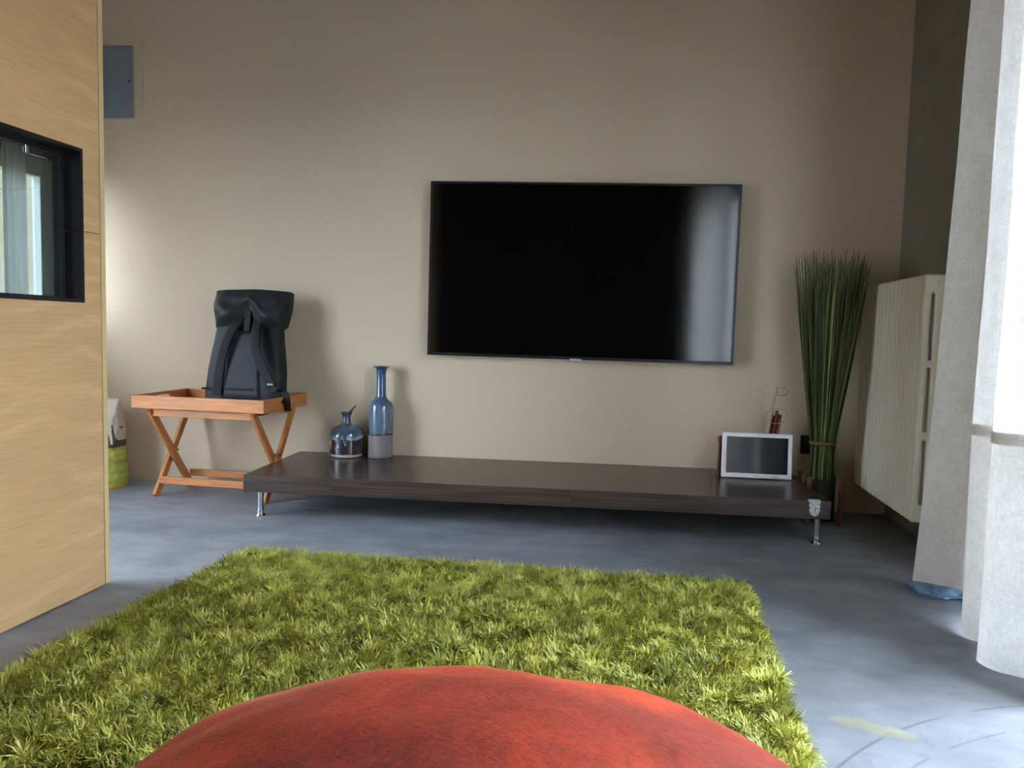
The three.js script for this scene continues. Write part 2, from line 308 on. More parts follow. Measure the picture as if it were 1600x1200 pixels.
// ---------------------------------------------------------------- folding tray table
const TA = -0.07;
{
  const t = thing('tray_table', 'orange brown wooden folding tray table carrying the backpack', 'table', [-1.665, 0, 0.243], TA);
  const hw = 0.325, hd = 0.215, y0 = 0.424, y1 = 0.484, th = 0.014;
  const tray = mesh('tray_floor', box(-hw + th, y0 + 0.004, -hd + th, hw - th, y0 + 0.012, hd - th), M.beech, t);
  mesh('tray_side', box(-hw, y0, hd - th, hw, y1, hd, 0.004), M.beech, t);
  mesh('tray_side', box(-hw, y0, -hd, hw, y1, -hd + th, 0.004), M.beech, t);
  for (const s of [-1, 1]) {                           // ends with a hand slot
    const sh = new THREE.Shape(); sh.moveTo(-hd + th, y0); sh.lineTo(hd - th, y0); sh.lineTo(hd - th, y1); sh.lineTo(-hd + th, y1); sh.closePath();
    const ho = new THREE.Path(); ho.absarc(-0.045, 0.462, 0.009, Math.PI / 2, Math.PI * 1.5, false); ho.absarc(0.045, 0.462, 0.009, -Math.PI / 2, Math.PI / 2, false); sh.holes.push(ho);
    const g = new THREE.ExtrudeGeometry(sh, { depth: th, bevelEnabled: false, curveSegments: 8 }); g.rotateY(-Math.PI / 2); g.translate(s > 0 ? hw : -hw + th, 0, 0);
    mesh('tray_end', uvMetres(g), M.beech, t);
  }
  const zf = 0.165, zb = -0.165, yt = 0.418;
  for (const s of [-1, 1]) {
    const xo = s * 0.276, xi = s * 0.254;
    mesh('leg', bar([xo, 0.0, 0.115 + 0.0], [xo, yt, zb], 0.018, 0.036), M.beechUp, t);      // front foot, rising to the back
    mesh('leg', bar([xi, 0.0, -0.140], [xi, yt, zf + 0.015], 0.018, 0.036), M.beechUp, t);           // back foot, rising to the front
    const pin = new THREE.CylinderGeometry(0.005, 0.005, 0.05, 12); pin.rotateZ(Math.PI / 2); pin.translate(s * 0.265, 0.205, -0.01); mesh('pivot_pin', pin, std({ color: 0x6b4a34, roughness: 0.5, metalness: 0.5 }), t);
  }
  mesh('rail', box(-0.245, 0.386, zf - 0.012, 0.245, 0.42, zf + 0.010, 0.003), M.beech, t);
  mesh('rail', box(-0.266, 0.386, zb - 0.008, 0.266, 0.42, zb + 0.012, 0.003), M.beech, t);
  mesh('stretcher', box(-0.267, 0.058, 0.084, 0.267, 0.092, 0.100, 0.003), M.beech, t);
  mesh('stretcher', box(-0.245, 0.058, -0.126, 0.245, 0.092, -0.108, 0.003), M.beech, t);
  for (const x of [-0.17, 0.19]) mesh('webbing_strap', grid(1, 20, (u, v) => [x + (u - 0.5) * 0.045, 0.4215 - 0.03 * Math.sin(Math.PI * v), lerp(zf + 0.01, zb - 0.006, v)]), std({ color: 0xbfb9ab, roughness: 0.9, side: THREE.DoubleSide }), t).userData.label = 'pale webbing strap';
}

// ---------------------------------------------------------------- backpack leaning on the wall
{
  const cloth = tex(256, 256, (u, v, i, j) => 118 + 40 * (hash(i, j) - 0.5) + 60 * (fbm(u * 8, v * 8, 3) - 0.5), false);
  const navy = std({ color: 0x0c1219, roughness: 0.6, bumpMap: cloth, bumpScale: 0.0012 }), dark = std({ color: 0x07090d, roughness: 0.75 }), panelM = std({ color: 0x0f1821, roughness: 0.6, bumpMap: cloth, bumpScale: 0.001 });
  const b = thing('backpack', 'dark navy roll top backpack standing in the tray table', 'backpack', [-1.568, 0.4372, 0.215]);
  b.rotation.set(-0.20, 0, 0);
  // body: lofted rounded sections, narrowing to the neck; (half width, half depth, middle)
  const secs = [[0.003, 0.178, 0.052, 0.0], [0.012, 0.188, 0.060, 0], [0.06, 0.187, 0.064, 0], [0.16, 0.182, 0.066, 0], [0.26, 0.172, 0.06, -0.002], [0.34, 0.163, 0.05, -0.004], [0.37, 0.160, 0.045, -0.005], [0.42, 0.165, 0.035, -0.003], [0.50, 0.172, 0.02, 0]];
  const at = (v) => { const k = v * (secs.length - 1), i = Math.min(secs.length - 2, Math.floor(k)), f = k - i; return secs[i].map((q, n) => lerp(q, secs[i + 1][n], f)); };
  const sup = (a, p) => Math.sign(a) * Math.pow(Math.abs(a), p);
  const body = grid(72, 48, (u, v) => { const [y, w, d, m] = at(v), a = -u * Math.PI * 2, cr = 0.005 * (fbm(u * 14, y * 16, 3) - 0.5); return [m + (w + cr) * sup(Math.cos(a), 0.5), y, (d + cr) * sup(Math.sin(a), 0.42)]; });
  const cap = grid(72, 1, (u, v) => { const [y, w, d, m] = secs[0], a = -u * Math.PI * 2; return [m + v * w * sup(Math.cos(a), 0.5), y, v * d * sup(Math.sin(a), 0.42)]; });
  mesh('body', [body, cap], navy, b);
  // padded back panel with a webbing line across
  const pad = grid(24, 30, (u, v) => { const x = lerp(-0.088, 0.106 - 0.035 * v, u), y = lerp(0.012, 0.345, v), e = Math.min(1, 12 * Math.min(u, 1 - u, v, 1 - v)), [, , d] = at(clamp(y / 0.5)); return [x, y, 0.058 + 0.012 * Math.sqrt(e) - 0.010 * smooth(0.2, 0.36, y)]; });
  mesh('back_panel', pad, panelM, b);
  mesh('seam_band', box(-0.186, 0.056, 0.0635, 0.07, 0.066, 0.0745, 0.003), dark, b);
  mesh('haul_loop', box(-0.012, 0.34, 0.055, 0.020, 0.44, 0.066, 0.004), dark, b);
  // rolled top folded forward: two lobes with a pinch in the middle
  const flapF = (side) => grid(60, 34, (u, v) => {
    const x = (u - 0.5) * 2, c = Math.exp(-Math.pow((x - 0.02) / 0.28, 2));
    const bottom = 0.352 + 0.070 * c + 0.010 * Math.abs(x), topY = 0.548 + 0.005 * Math.cos(x * 1.5) - 0.004 * Math.abs(x);
    const y = lerp(topY, bottom, v), w = lerp(0.188, 0.172, smooth(0.35, 1, v)), e = Math.sqrt(clamp(1 - Math.pow(Math.abs(x), 6)));
    const fold = 0.010 * Math.sin(v * 7 + 5 * Math.abs(x - 0.05)) * smooth(0.15, 0.6, v) + 0.014 * Math.exp(-Math.pow((v - 0.45 - 0.5 * Math.abs(x)) / 0.12, 2)) + 0.008 * (fbm(x * 3 + 5, v * 4, 3) - 0.5);
    const belly = 0.012 + 0.05 * Math.sin(Math.min(1, v * 1.05) * Math.PI * 0.85) * (1 - 0.25 * c);
    return [x * w + 0.002, y, side > 0 ? 0.018 + e * (belly + fold) : -0.02 - 0.004 * e * Math.sin(v * Math.PI) + (v > 0.9 ? 0.03 * (v - 0.9) * 10 : 0)];
  });
  const ff = flapF(1), fb = flapF(-1); { const ix = fb.index.array; for (let i = 0; i < ix.length; i += 3) { const q = ix[i]; ix[i] = ix[i + 1]; ix[i + 1] = q; } fb.computeVertexNormals(); }
  const rim = []; for (const [fu, fv] of [[(s) => s, () => 0], [() => 1, (s) => s], [(s) => 1 - s, () => 1], [() => 0, (s) => 1 - s]]) {
    const pick = (g, u, v) => { const i = Math.round(v * 34) * 61 + Math.round(u * 60); return [g.attributes.position.getX(i), g.attributes.position.getY(i), g.attributes.position.getZ(i)]; };
    rim.push(grid(60, 1, (s, t) => pick(t ? fb : ff, fu(s), fv(s))));
  }
  mesh('roll_top', [ff, fb, ...rim], navy, b);
  // straps: ribbons with thickness
  function strap(pts, w, t, turn = 0) {
    const c = new THREE.CatmullRomCurve3(pts.map((p) => new THREE.Vector3(...p))), n = 40, out = [];
    const side = (s) => { const T = c.getTangent(s), X = new THREE.Vector3(Math.cos(turn), 0, Math.sin(turn)); X.sub(T.clone().multiplyScalar(X.dot(T))).normalize(); return [c.getPoint(s), X, X.clone().cross(T)]; };
    return grid(12, n, (u, v) => { const [P, X, N] = side(v), a = u * Math.PI * 2; return P.clone().addScaledVector(X, w / 2 * sup(Math.cos(a), 0.35)).addScaledVector(N, t / 2 * sup(Math.sin(a), 0.5)).toArray(); });
  }
  mesh('shoulder_strap', strap([[-0.035, 0.40, 0.056], [-0.062, 0.33, 0.084], [-0.085, 0.24, 0.092], [-0.098, 0.15, 0.086], [-0.105, 0.07, 0.078], [-0.108, 0.03, 0.072]], 0.045, 0.012), dark, b);
  const s2 = mesh('shoulder_strap', strap([[0.055, 0.40, 0.056], [0.062, 0.33, 0.088], [0.078, 0.25, 0.105], [0.118, 0.17, 0.115], [0.160, 0.10, 0.118], [0.176, 0.072, 0.118]], 0.044, 0.012), dark, b);
  mesh('webbing_tail', strap([[0.170, 0.078, 0.118], [0.196, 0.054, 0.118], [0.216, 0.056, 0.112], [0.236, 0.045, 0.108], [0.2475, 0.02, 0.104], [0.252, -0.035, 0.092]], 0.032, 0.004), dark, s2);
  mesh('buckle', box(0.158, 0.077, 0.123, 0.186, 0.087, 0.131, 0.002), std({ color: 0x8c949c, roughness: 0.3, metalness: 0.8 }), s2);
}

// ---------------------------------------------------------------- printed bag on the floor beside the partition
{
  const map = tex(256, 512, (u, v) => {
    const n = fbm(u * 12, v * 20, 3), x = u, y = v;
    let c = [205, 196, 178];
    if (y > 0.74 && y < 0.86 && Math.hypot((x - 0.78) / 1.1, (y - 0.80)) < 0.06) c = [186, 44, 48];
    if (y > 0.70 && y < 0.745 && x > 0.66 && x < 0.88) c = [214, 150, 140];
    const slat = Math.abs(((x * 15 + (y - 0.5) * 2.5) % 1 + 1) % 1 - 0.5);
    if (y > 0.47 && y < 0.66 + 0.06 * Math.sin(x * 9) && slat < 0.34 - 0.9 * (y - 0.47)) c = [46, 68, 44];
    if (y > 0.43 + 0.09 * (x - 0.6) && y < 0.47 + 0.09 * (x - 0.6)) c = [60, 56, 44];
    if (y <= 0.43 + 0.09 * (x - 0.6)) c = [150 + 90 * (n - 0.4), 160 + 60 * (n - 0.4), 40 + 60 * n];
    const sp = Math.hypot((x - 0.72) / 1.6, y - 0.17); if (sp < 0.10 + 0.05 * (n - 0.5)) c = [208, 218, 206];
    if (Math.abs(y - 0.16 - 0.35 * (x - 0.72)) < 0.022 && Math.abs(x - 0.72) < 0.16) c = [96, 128, 190];
    if (y < 0.06) c = [206, 168, 60];
    return c;
  });
  const b = thing('printed_bag', 'printed paper bag, yellow green below, standing on the floor by the wall', 'bag', [-2.385, 0, 0.185]);
  const H = 0.425, W = 0.175, D = 0.075;
  const g = grid(64, 40, (u, v) => {
    const a = -u * Math.PI * 2 + Math.PI * 1.0, k = 1 - Math.pow(v, 3.2), d = D * (0.10 + 0.90 * Math.pow(k, 0.7)), w = W * (1 - 0.05 * v * v + 0.02 * Math.sin(v * 12)), cr = 0.012 * (fbm(u * 16, v * 9, 3) - 0.5);
    const q = 0.45, X = Math.sign(Math.cos(a)) * Math.pow(Math.abs(Math.cos(a)), q), Z = Math.sign(Math.sin(a)) * Math.pow(Math.abs(Math.sin(a)), q);
    const foot = v < 0.03 ? 0.94 + v * 2 : 1;
    return [(w * X + cr) * foot, v * H + 0.012 * v * Math.abs(X), (d * Z + cr) * foot];
  });
  const p = g.attributes.position, uv = g.attributes.uv; for (let i = 0; i < p.count; i++) uv.setXY(i, p.getX(i) / (2 * W) * 0.98 + 0.5, p.getY(i) / (H + 0.013) * 0.98 + 0.01);
  mesh('sack', g, std({ map, roughness: 0.45, side: THREE.DoubleSide }), b);
  mesh('top_fold', box(-0.15, H - 0.004, -0.012, 0.15, H + 0.012, 0.012, 0.004), std({ color: 0xc9c0ae, roughness: 0.6 }), b);
}

// ---------------------------------------------------------------- digital photo frame
{
  const t = thing('photo_frame', 'white digital photo frame with black screen on the bench', 'photo frame', [0.814, BT + 0.003, 0.232], -0.03);
  t.rotation.order = 'YXZ'; t.rotation.x = -0.07;
  const W = 0.152, H = 0.202;
  mesh('housing', box(-W, 0, -0.018, W, H, 0.0, 0.006), std({ color: 0xe6e7e6, roughness: 0.35 }), t);
  mesh('screen', box(-W + 0.019, 0.022, -0.004, W - 0.020, H - 0.018, 0.0012, 0.0004), phys({ color: 0x030304, roughness: 0.08, ior: 1.35 }), t);
  for (const [a, b] of [[-0.010, 0.002], [0.078, 0.092]]) mesh('button', box(a, 0.008, -0.002, b, 0.0125, 0.0012, 0.0005), std({ color: 0xa4a6a6, roughness: 0.4 }), t);
  mesh('stand', bar([0, 0.14, -0.016], [0, 0.009, -0.085], 0.07, 0.005), std({ color: 0xdcdddc, roughness: 0.4 }), t);
}
// red knob of a small torch peeping out behind the frame
{
  const g = new THREE.SphereGeometry(0.016, 20, 14); g.scale(0.8, 1.1, 0.8);
  const o = thing('wooden_figure', 'small dark red wooden peg standing behind the photo frame', 'ornament', [0.662, BT, 0.165]);
  mesh('peg', cyl(0, 0, 0.15, 0, 0.010, 0.008, 16), std({ color: 0x4b2420, roughness: 0.5 }), o);
  g.translate(0, 0.164, 0); mesh('head', g, std({ color: 0x6d2a24, roughness: 0.45 }), o);
}
// ---------------------------------------------------------------- dried sticks and curls behind the frame
{
  const v = thing('stick_holder', 'dark pot of dried sticks and rattan curls behind the photo frame', 'dried sticks', [0.905, BT, 0.10]);
  mesh('pot', new THREE.LatheGeometry([[0.0001, 0], [0.035, 0], [0.04, 0.01], [0.04, 0.11], [0.036, 0.11], [0.035, 0.015], [0.0001, 0.012]].map(([a, b]) => new THREE.Vector2(a, b)), 32), std({ color: 0x2a2523, roughness: 0.5 }), v);
  const red = [std({ color: 0x7d3a28, roughness: 0.8 }), std({ color: 0x96503a, roughness: 0.8 }), std({ color: 0x5d2c22, roughness: 0.8 })], pale = std({ color: 0xb9a588, roughness: 0.8 });
  for (let k = 0; k < 11; k++) { const a = rr(-0.022, 0.022), b = rr(-0.02, 0.02), h = rr(0.22, 0.30); mesh('stick', tube([[a, 0.02, b], [a * 1.1 + 0.002, 0.14, b], [a * 1.1 + 0.018, h, b * 1.2]], 0.0048, 8, 6), red[k % 3], v); }
  mesh('bent_reed', tube([[-0.02, 0.02, 0.01], [-0.022, 0.19, 0.012], [-0.012, 0.27, 0.012], [-0.006, 0.33, 0.01], [0.004, 0.38, 0.008], [0.012, 0.405, 0.006]], 0.0062, 30, 8), pale, v);
  const curl = []; for (let k = 0; k <= 26; k++) { const a = k / 26 * Math.PI * 2.1 + 2.4; curl.push([0.002 + 0.042 * Math.cos(a) + 0.0006 * k, 0.275 + 0.034 * Math.sin(a), 0.024 + 0.010 * Math.sin(a * 0.5)]); }
  mesh('rattan_curl', tube(curl, 0.0022, 80, 6), pale, v);
  const c2 = []; for (let k = 0; k <= 14; k++) { const a = k / 14 * Math.PI * 1.3 - 2.4; c2.push([0.030 + 0.026 * Math.cos(a), 0.385 + 0.018 * Math.sin(a), 0.0 + 0.001 * k]); }
  mesh('rattan_curl', tube(c2, 0.0016, 50, 5), std({ color: 0x8d7a64, roughness: 0.8 }), v);
}
// ---------------------------------------------------------------- wall socket
{
  const s = thing('wall_socket', 'black socket plate on the wall behind the grass bundle', 'socket', [1.135, 0.273, 0]);
  mesh('plate', box(-0.075, 0, 0, 0.075, 0.088, 0.010, 0.003), M.black, s);
  mesh('insert', [box(-0.061, 0.018, 0.009, -0.049, 0.070, 0.0125, 0.001)], std({ color: 0x3a3a3a, roughness: 0.5 }), s);
}
// ---------------------------------------------------------------- tall grass bundle
{
  const cx = 1.10, cz = 0.2;
  const t = thing('grass_bundle', 'tall bound bundle of dried green grass between bench and radiator', 'grass', [cx, 0, cz]);
  const blades = [[], [], [], []];
  for (let k = 0; k < 460; k++) {
    const a = rr(0, Math.PI * 2), q = Math.sqrt(rnd()), rb = 0.056 * q, rt = 0.165 * Math.pow(q, 0.8) * rr(0.9, 1.03), h = rr(0, 1) < 0.85 ? rr(1.14, 1.225) - 0.03 * q : rr(0.95, 1.15);
    const tw = rr(-0.25, 0.25), droop = rr(0, 1) < 0.35 ? rr(0.01, 0.05) : 0, w = rr(0.0016, 0.0036), fa = rr(0, Math.PI);
    const P = (s) => { const y = lerp(0.05, h, s), r = y < 0.36 ? rb * lerp(1.05, 0.9, y / 0.36) : lerp(rb * 0.9, rt, Math.pow((y - 0.36) / (h - 0.36), 0.86)), aa = a + tw * s; return [r * Math.cos(aa) * 0.95 + droop * smooth(0.86, 1, s) * Math.cos(a * 3), y - 1.2 * droop * Math.pow(smooth(0.88, 1, s), 2), r * Math.sin(aa) * 0.85 + droop * smooth(0.86, 1, s) * Math.sin(a * 3) * 0.6]; };
    blades[k % 4].push(grid(1, 12, (u, v) => { const p = P(v), ww = w * (v > 0.9 ? 0.35 : 1); return [p[0] + (u - 0.5) * 2 * ww * Math.cos(fa), p[1], p[2] + (u - 0.5) * 2 * ww * Math.sin(fa)]; }));
  }
  const cols = [0x63703a, 0x4a5a2a, 0x80874c, 0x3b4a26];
  blades.forEach((b, i) => { const m = mesh('grass_blades', b, std({ color: cols[i], roughness: 0.6, side: THREE.DoubleSide }), t); m.userData.kind = 'stuff'; });
  const ring = new THREE.TorusGeometry(0.054, 0.005, 8, 48); ring.rotateX(Math.PI / 2); ring.scale(0.97, 1.6, 0.9); ring.translate(0, 0.355, 0);
  mesh('binding', ring, std({ color: 0x6a5a26, roughness: 0.8 }), t).userData.label = 'brown binding cord';
  const st = thing('slatted_planter', 'dark planter with brown wooden corner posts holding the grass bundle', 'planter', [cx, 0, cz]);
  mesh('liner', new THREE.LatheGeometry([[0.0001, 0.012], [0.062, 0.012], [0.064, 0.2], [0.060, 0.2], [0.058, 0.018], [0.0001, 0.018]].map(([a, b]) => new THREE.Vector2(a, b)), 32), std({ color: 0x1d2218, roughness: 0.3 }), st);
  const wood = std({ color: 0x6a3f26, roughness: 0.6 });
  for (const [x, z] of [[-0.07, -0.07], [0.07, -0.07], [-0.07, 0.07], [0.07, 0.07]]) mesh('post', box(x - 0.009, 0, z - 0.009, x + 0.009, 0.215, z + 0.009, 0.002), wood, st);
  mesh('base_board', box(-0.065, 0.004, -0.065, 0.065, 0.0125, 0.065), wood, st);
}

// ---------------------------------------------------------------- column radiator
{
  const r = thing('radiator', 'white column radiator on the dark wall beside the curtain', 'radiator', [1.46, 0, 0], -SK);
  const y0 = 0.155, y1 = 1.056, H = y1 - y0, xf = -0.168, xb = -0.055, n = 17, z0 = 0.075, pitch = 0.0445;
  const s = new THREE.Shape(), c = 0.012;
  s.moveTo(xf + c, y0); s.lineTo(xb - c, y0); s.quadraticCurveTo(xb, y0, xb, y0 + c); s.lineTo(xb, y1 - c); s.quadraticCurveTo(xb, y1, xb - c, y1); s.lineTo(xf + c, y1); s.quadraticCurveTo(xf, y1, xf, y1 - c); s.lineTo(xf, y0 + c); s.quadraticCurveTo(xf, y0, xf + c, y0);
  for (const [d0, d1] of [[0.024, 0.036], [0.070, 0.082]]) for (const [a, b] of [[0.075, 0.335], [0.37, 0.63], [0.66, 0.925]]) {
    const h = new THREE.Path(), p0 = xf + d0, p1 = xf + d1, q0 = y0 + a * H, q1 = y0 + b * H, m = (p0 + p1) / 2, rad = (p1 - p0) / 2;
    h.absarc(m, q0 + rad, rad, Math.PI, Math.PI * 2, false); h.absarc(m, q1 - rad, rad, 0, Math.PI, false); s.holes.push(h);
  }
  const g = new THREE.ExtrudeGeometry(s, { depth: 0.018, bevelEnabled: true, bevelThickness: 0.009, bevelSize: 0.007, bevelOffset: -0.007, bevelSegments: 2, curveSegments: 5 });
  for (let k = 0; k < n; k++) { const m = mesh('section', g, M.radiator, r); m.position.z = z0 + k * pitch; }
  const zl = z0 + n * pitch;
  const hub = (x, y, z, R, d) => { const q = new THREE.CylinderGeometry(R, R, d, 24); q.rotateX(Math.PI / 2); q.translate(x, y, z); return q; };
  mesh('plug', [hub(xf + 0.075, y1 - 0.034, zl - 0.004, 0.017, 0.012), hub(xf + 0.075, y1 - 0.034, zl + 0.003, 0.011, 0.008)], M.radiator, r);
  mesh('plug', [hub(xf + 0.06, y0 + 0.03, zl - 0.004, 0.017, 0.012)], M.radiator, r);
  for (const y of [y1 - 0.034, y0 + 0.03]) mesh('manifold', hub(xf + 0.056, y, z0 + n * pitch / 2, 0.016, n * pitch - 0.02), M.radiator, r);
  for (const z of [0.2, 0.7]) mesh('bracket', box(-0.06, 0.9, z, 0.0, 0.93, z + 0.02), M.radiator, r);
}

const linenBump = tex(512, 512, (u, v, i, j) => 128 + 70 * (hash(j * 7, Math.floor(i / 22)) - 0.5) + 70 * (hash(i * 3 + 99, Math.floor(j / 22)) - 0.5), false); linenBump.repeat.set(3, 3);
const linenMap = tex(512, 512, (u, v, i, j) => { const k = 1 + 0.09 * (hash(j * 7, Math.floor(i / 22)) - 0.5) + 0.09 * (hash(i * 3 + 99, Math.floor(j / 22)) - 0.5) + 0.06 * (fbm(u * 8, v * 8, 3) - 0.5); return [240 * k, 239 * k, 236 * k]; }); linenMap.repeat.set(3, 3);
const sheer = phys({ map: linenMap, bumpMap: linenBump, bumpScale: 0.0008, roughness: 1, transmission: 0.38, thickness: 0, side: THREE.DoubleSide });
const dense = phys({ map: linenMap, bumpMap: linenBump, bumpScale: 0.0008, roughness: 1, transmission: 0.2, thickness: 0, side: THREE.DoubleSide });
// ---------------------------------------------------------------- linen curtain
{
  const V = (a) => new THREE.CatmullRomCurve3(a.map(([x, z]) => new THREE.Vector3(x, 0, z)), false, 'centripetal');
  const hem = V([[1.112, 1.135], [1.165, 1.160], [1.225, 1.205], [1.222, 1.27], [1.19, 1.36], [1.130, 1.43], [1.108, 1.468], [1.125, 1.505], [1.175, 1.54], [1.16, 1.585], [1.090, 1.612], [1.070, 1.64], [1.080, 1.685], [1.130, 1.725], [1.185, 1.745], [1.20, 1.79], [1.13, 1.84], [1.09, 1.90]]);
  const top = V([[1.100, 1.36], [1.135, 1.37], [1.165, 1.395], [1.165, 1.43], [1.145, 1.46], [1.11, 1.475], [1.100, 1.495], [1.11, 1.52], [1.145, 1.545], [1.14, 1.575], [1.105, 1.60], [1.09, 1.62], [1.10, 1.65], [1.13, 1.67], [1.16, 1.685], [1.165, 1.71], [1.13, 1.74], [1.10, 1.77]]);
  const TOP = 2.45;
  const P = (u, y) => { const t = Math.pow(clamp(y / TOP), 0.8), a = hem.getPoint(u), b = top.getPoint(u), wob = 0.010 * (fbm(u * 9 + 3, y * 1.6, 2) - 0.5); return [lerp(a.x, b.x, t) + wob, y, lerp(a.z, b.z, t) + 0.6 * wob]; };
  const hemY = (u) => 0.046 * (1 - smooth(0.22, 0.40, u)) + 0.001;
  const c = thing('linen_curtain', 'white sheer linen curtain with dense lower band beside the radiator', 'curtain', [0, 0, 0]);
  mesh('sheer_panel', grid(240, 60, (u, v) => P(u, lerp(0.585, TOP, v)), (u, v) => [u * 1.4, lerp(0.585, TOP, v)]), sheer, c);
  mesh('lower_band', grid(240, 30, (u, v) => P(u, lerp(hemY(u), 0.585, v)), (u, v) => [u * 1.4 + 0.37, lerp(0, 0.585, v)]), dense, c).userData.label = 'denser linen band below the seam';
  const off = (u, y, d) => { const p = P(u, y), q = P(Math.min(1, u + 0.004), y), r = P(Math.max(0, u - 0.004), y), tx = q[0] - r[0], tz = q[2] - r[2], l = Math.hypot(tx, tz) || 1; return [p[0] - d * tz / l, y, p[2] + d * tx / l]; };
  const seam = (d) => grid(240, 2, (u, v) => off(u, 0.566 + 0.030 * v, d), (u, v) => [u * 1.4, v * 0.03]);
  mesh('seam', [seam(0.0025), seam(-0.0025)], dense, c);
  const rod = new THREE.CylinderGeometry(0.014, 0.014, 1.4, 16); rod.rotateX(Math.PI / 2); rod.translate(1.125, TOP + 0.012, 1.95);
  mesh('curtain_rod', rod, M.chrome, c);
  for (const [z, x] of [[1.305, 1.372], [2.6, 1.288]]) mesh('rod_bracket', box(1.112, TOP, z, x, TOP + 0.024, z + 0.02), M.chrome, c);
}
// its twin further along, drawn over the second window door
{
  const voile = phys({ map: linenMap, roughness: 1, transmission: 0.8, thickness: 0, side: THREE.DoubleSide });
  const V = []; for (let k = 0; k <= 60; k++) V.push(new THREE.Vector3(1.46 - SK * (2.78 + k * 0.024) - 0.13 + 0.035 * Math.sin(k * 1.25) + 0.012 * Math.sin(k * 0.4), 0, 2.78 + k * 0.024));
  const c = new THREE.CatmullRomCurve3(V), t = thing('linen_curtain', 'white sheer linen curtain mirrored in the television screen', 'curtain');
  const P = (u, y) => { const p = c.getPoint(u); return [p.x, y, p.z]; };
  mesh('sheer_panel', grid(400, 2, (u, v) => P(u, lerp(0.585, 2.45, v)), (u, v) => [u * 2, lerp(0.585, 2.45, v)]), voile, t);
  mesh('lower_band', grid(400, 2, (u, v) => P(u, lerp(0.002, 0.585, v)), (u, v) => [u * 2, lerp(0, 0.585, v)]), voile, t);
  // a narrow one at the corner window beyond the partition
  const n = thing('linen_curtain', 'narrow pale curtain at the window seen through the partition glass', 'curtain');
  mesh('sheer_panel', grid(60, 2, (u, v) => [-2.588 - SK * 0.35 + 0.008 * Math.sin(u * 22), lerp(0.78, 1.66, v), lerp(0.285, 0.43, u)]), sheer, n);
  mesh('curtain_rod', tube([[-2.596, 1.668, 0.08], [-2.614, 1.668, 0.3], [-2.635, 1.668, 0.55]].map(([x, y, z]) => [x + 0.004, y, z]), 0.006, 12, 8), M.chrome, n);
}
// ---------------------------------------------------------------- crumpled blue bag at the curtain's foot
{
  const g = new THREE.IcosahedronGeometry(1, 5), p = g.attributes.position, v = new THREE.Vector3();
  for (let i = 0; i < p.count; i++) {
    v.fromBufferAttribute(p, i); const a = Math.atan2(v.z, v.x), n = fbm(v.x * 2.3 + 7 + v.y, v.z * 2.3 + 3 - v.y, 3), cre = Math.abs(fbm(v.x * 4 + 1, v.z * 4 + v.y * 3, 2) - 0.5);
    v.multiplyScalar(0.75 + 0.5 * n - 1.6 * (0.12 - Math.min(0.12, cre)));
    p.setXYZ(i, v.x * 0.085, Math.min(0.044, Math.max(0.0005, 0.022 + v.y * 0.030)), v.z * 0.055);
  }
  g.computeVertexNormals();
  const m = mesh('blue_bag', mergeVertices(g), std({ color: 0x6d93ad, roughness: 0.5 })); m.geometry.computeVertexNormals(); m.position.set(1.195, 0, 1.135); m.rotation.y = -0.35;
  tag(m, 'crumpled blue bag on the floor under the curtain hem', 'bag');
}

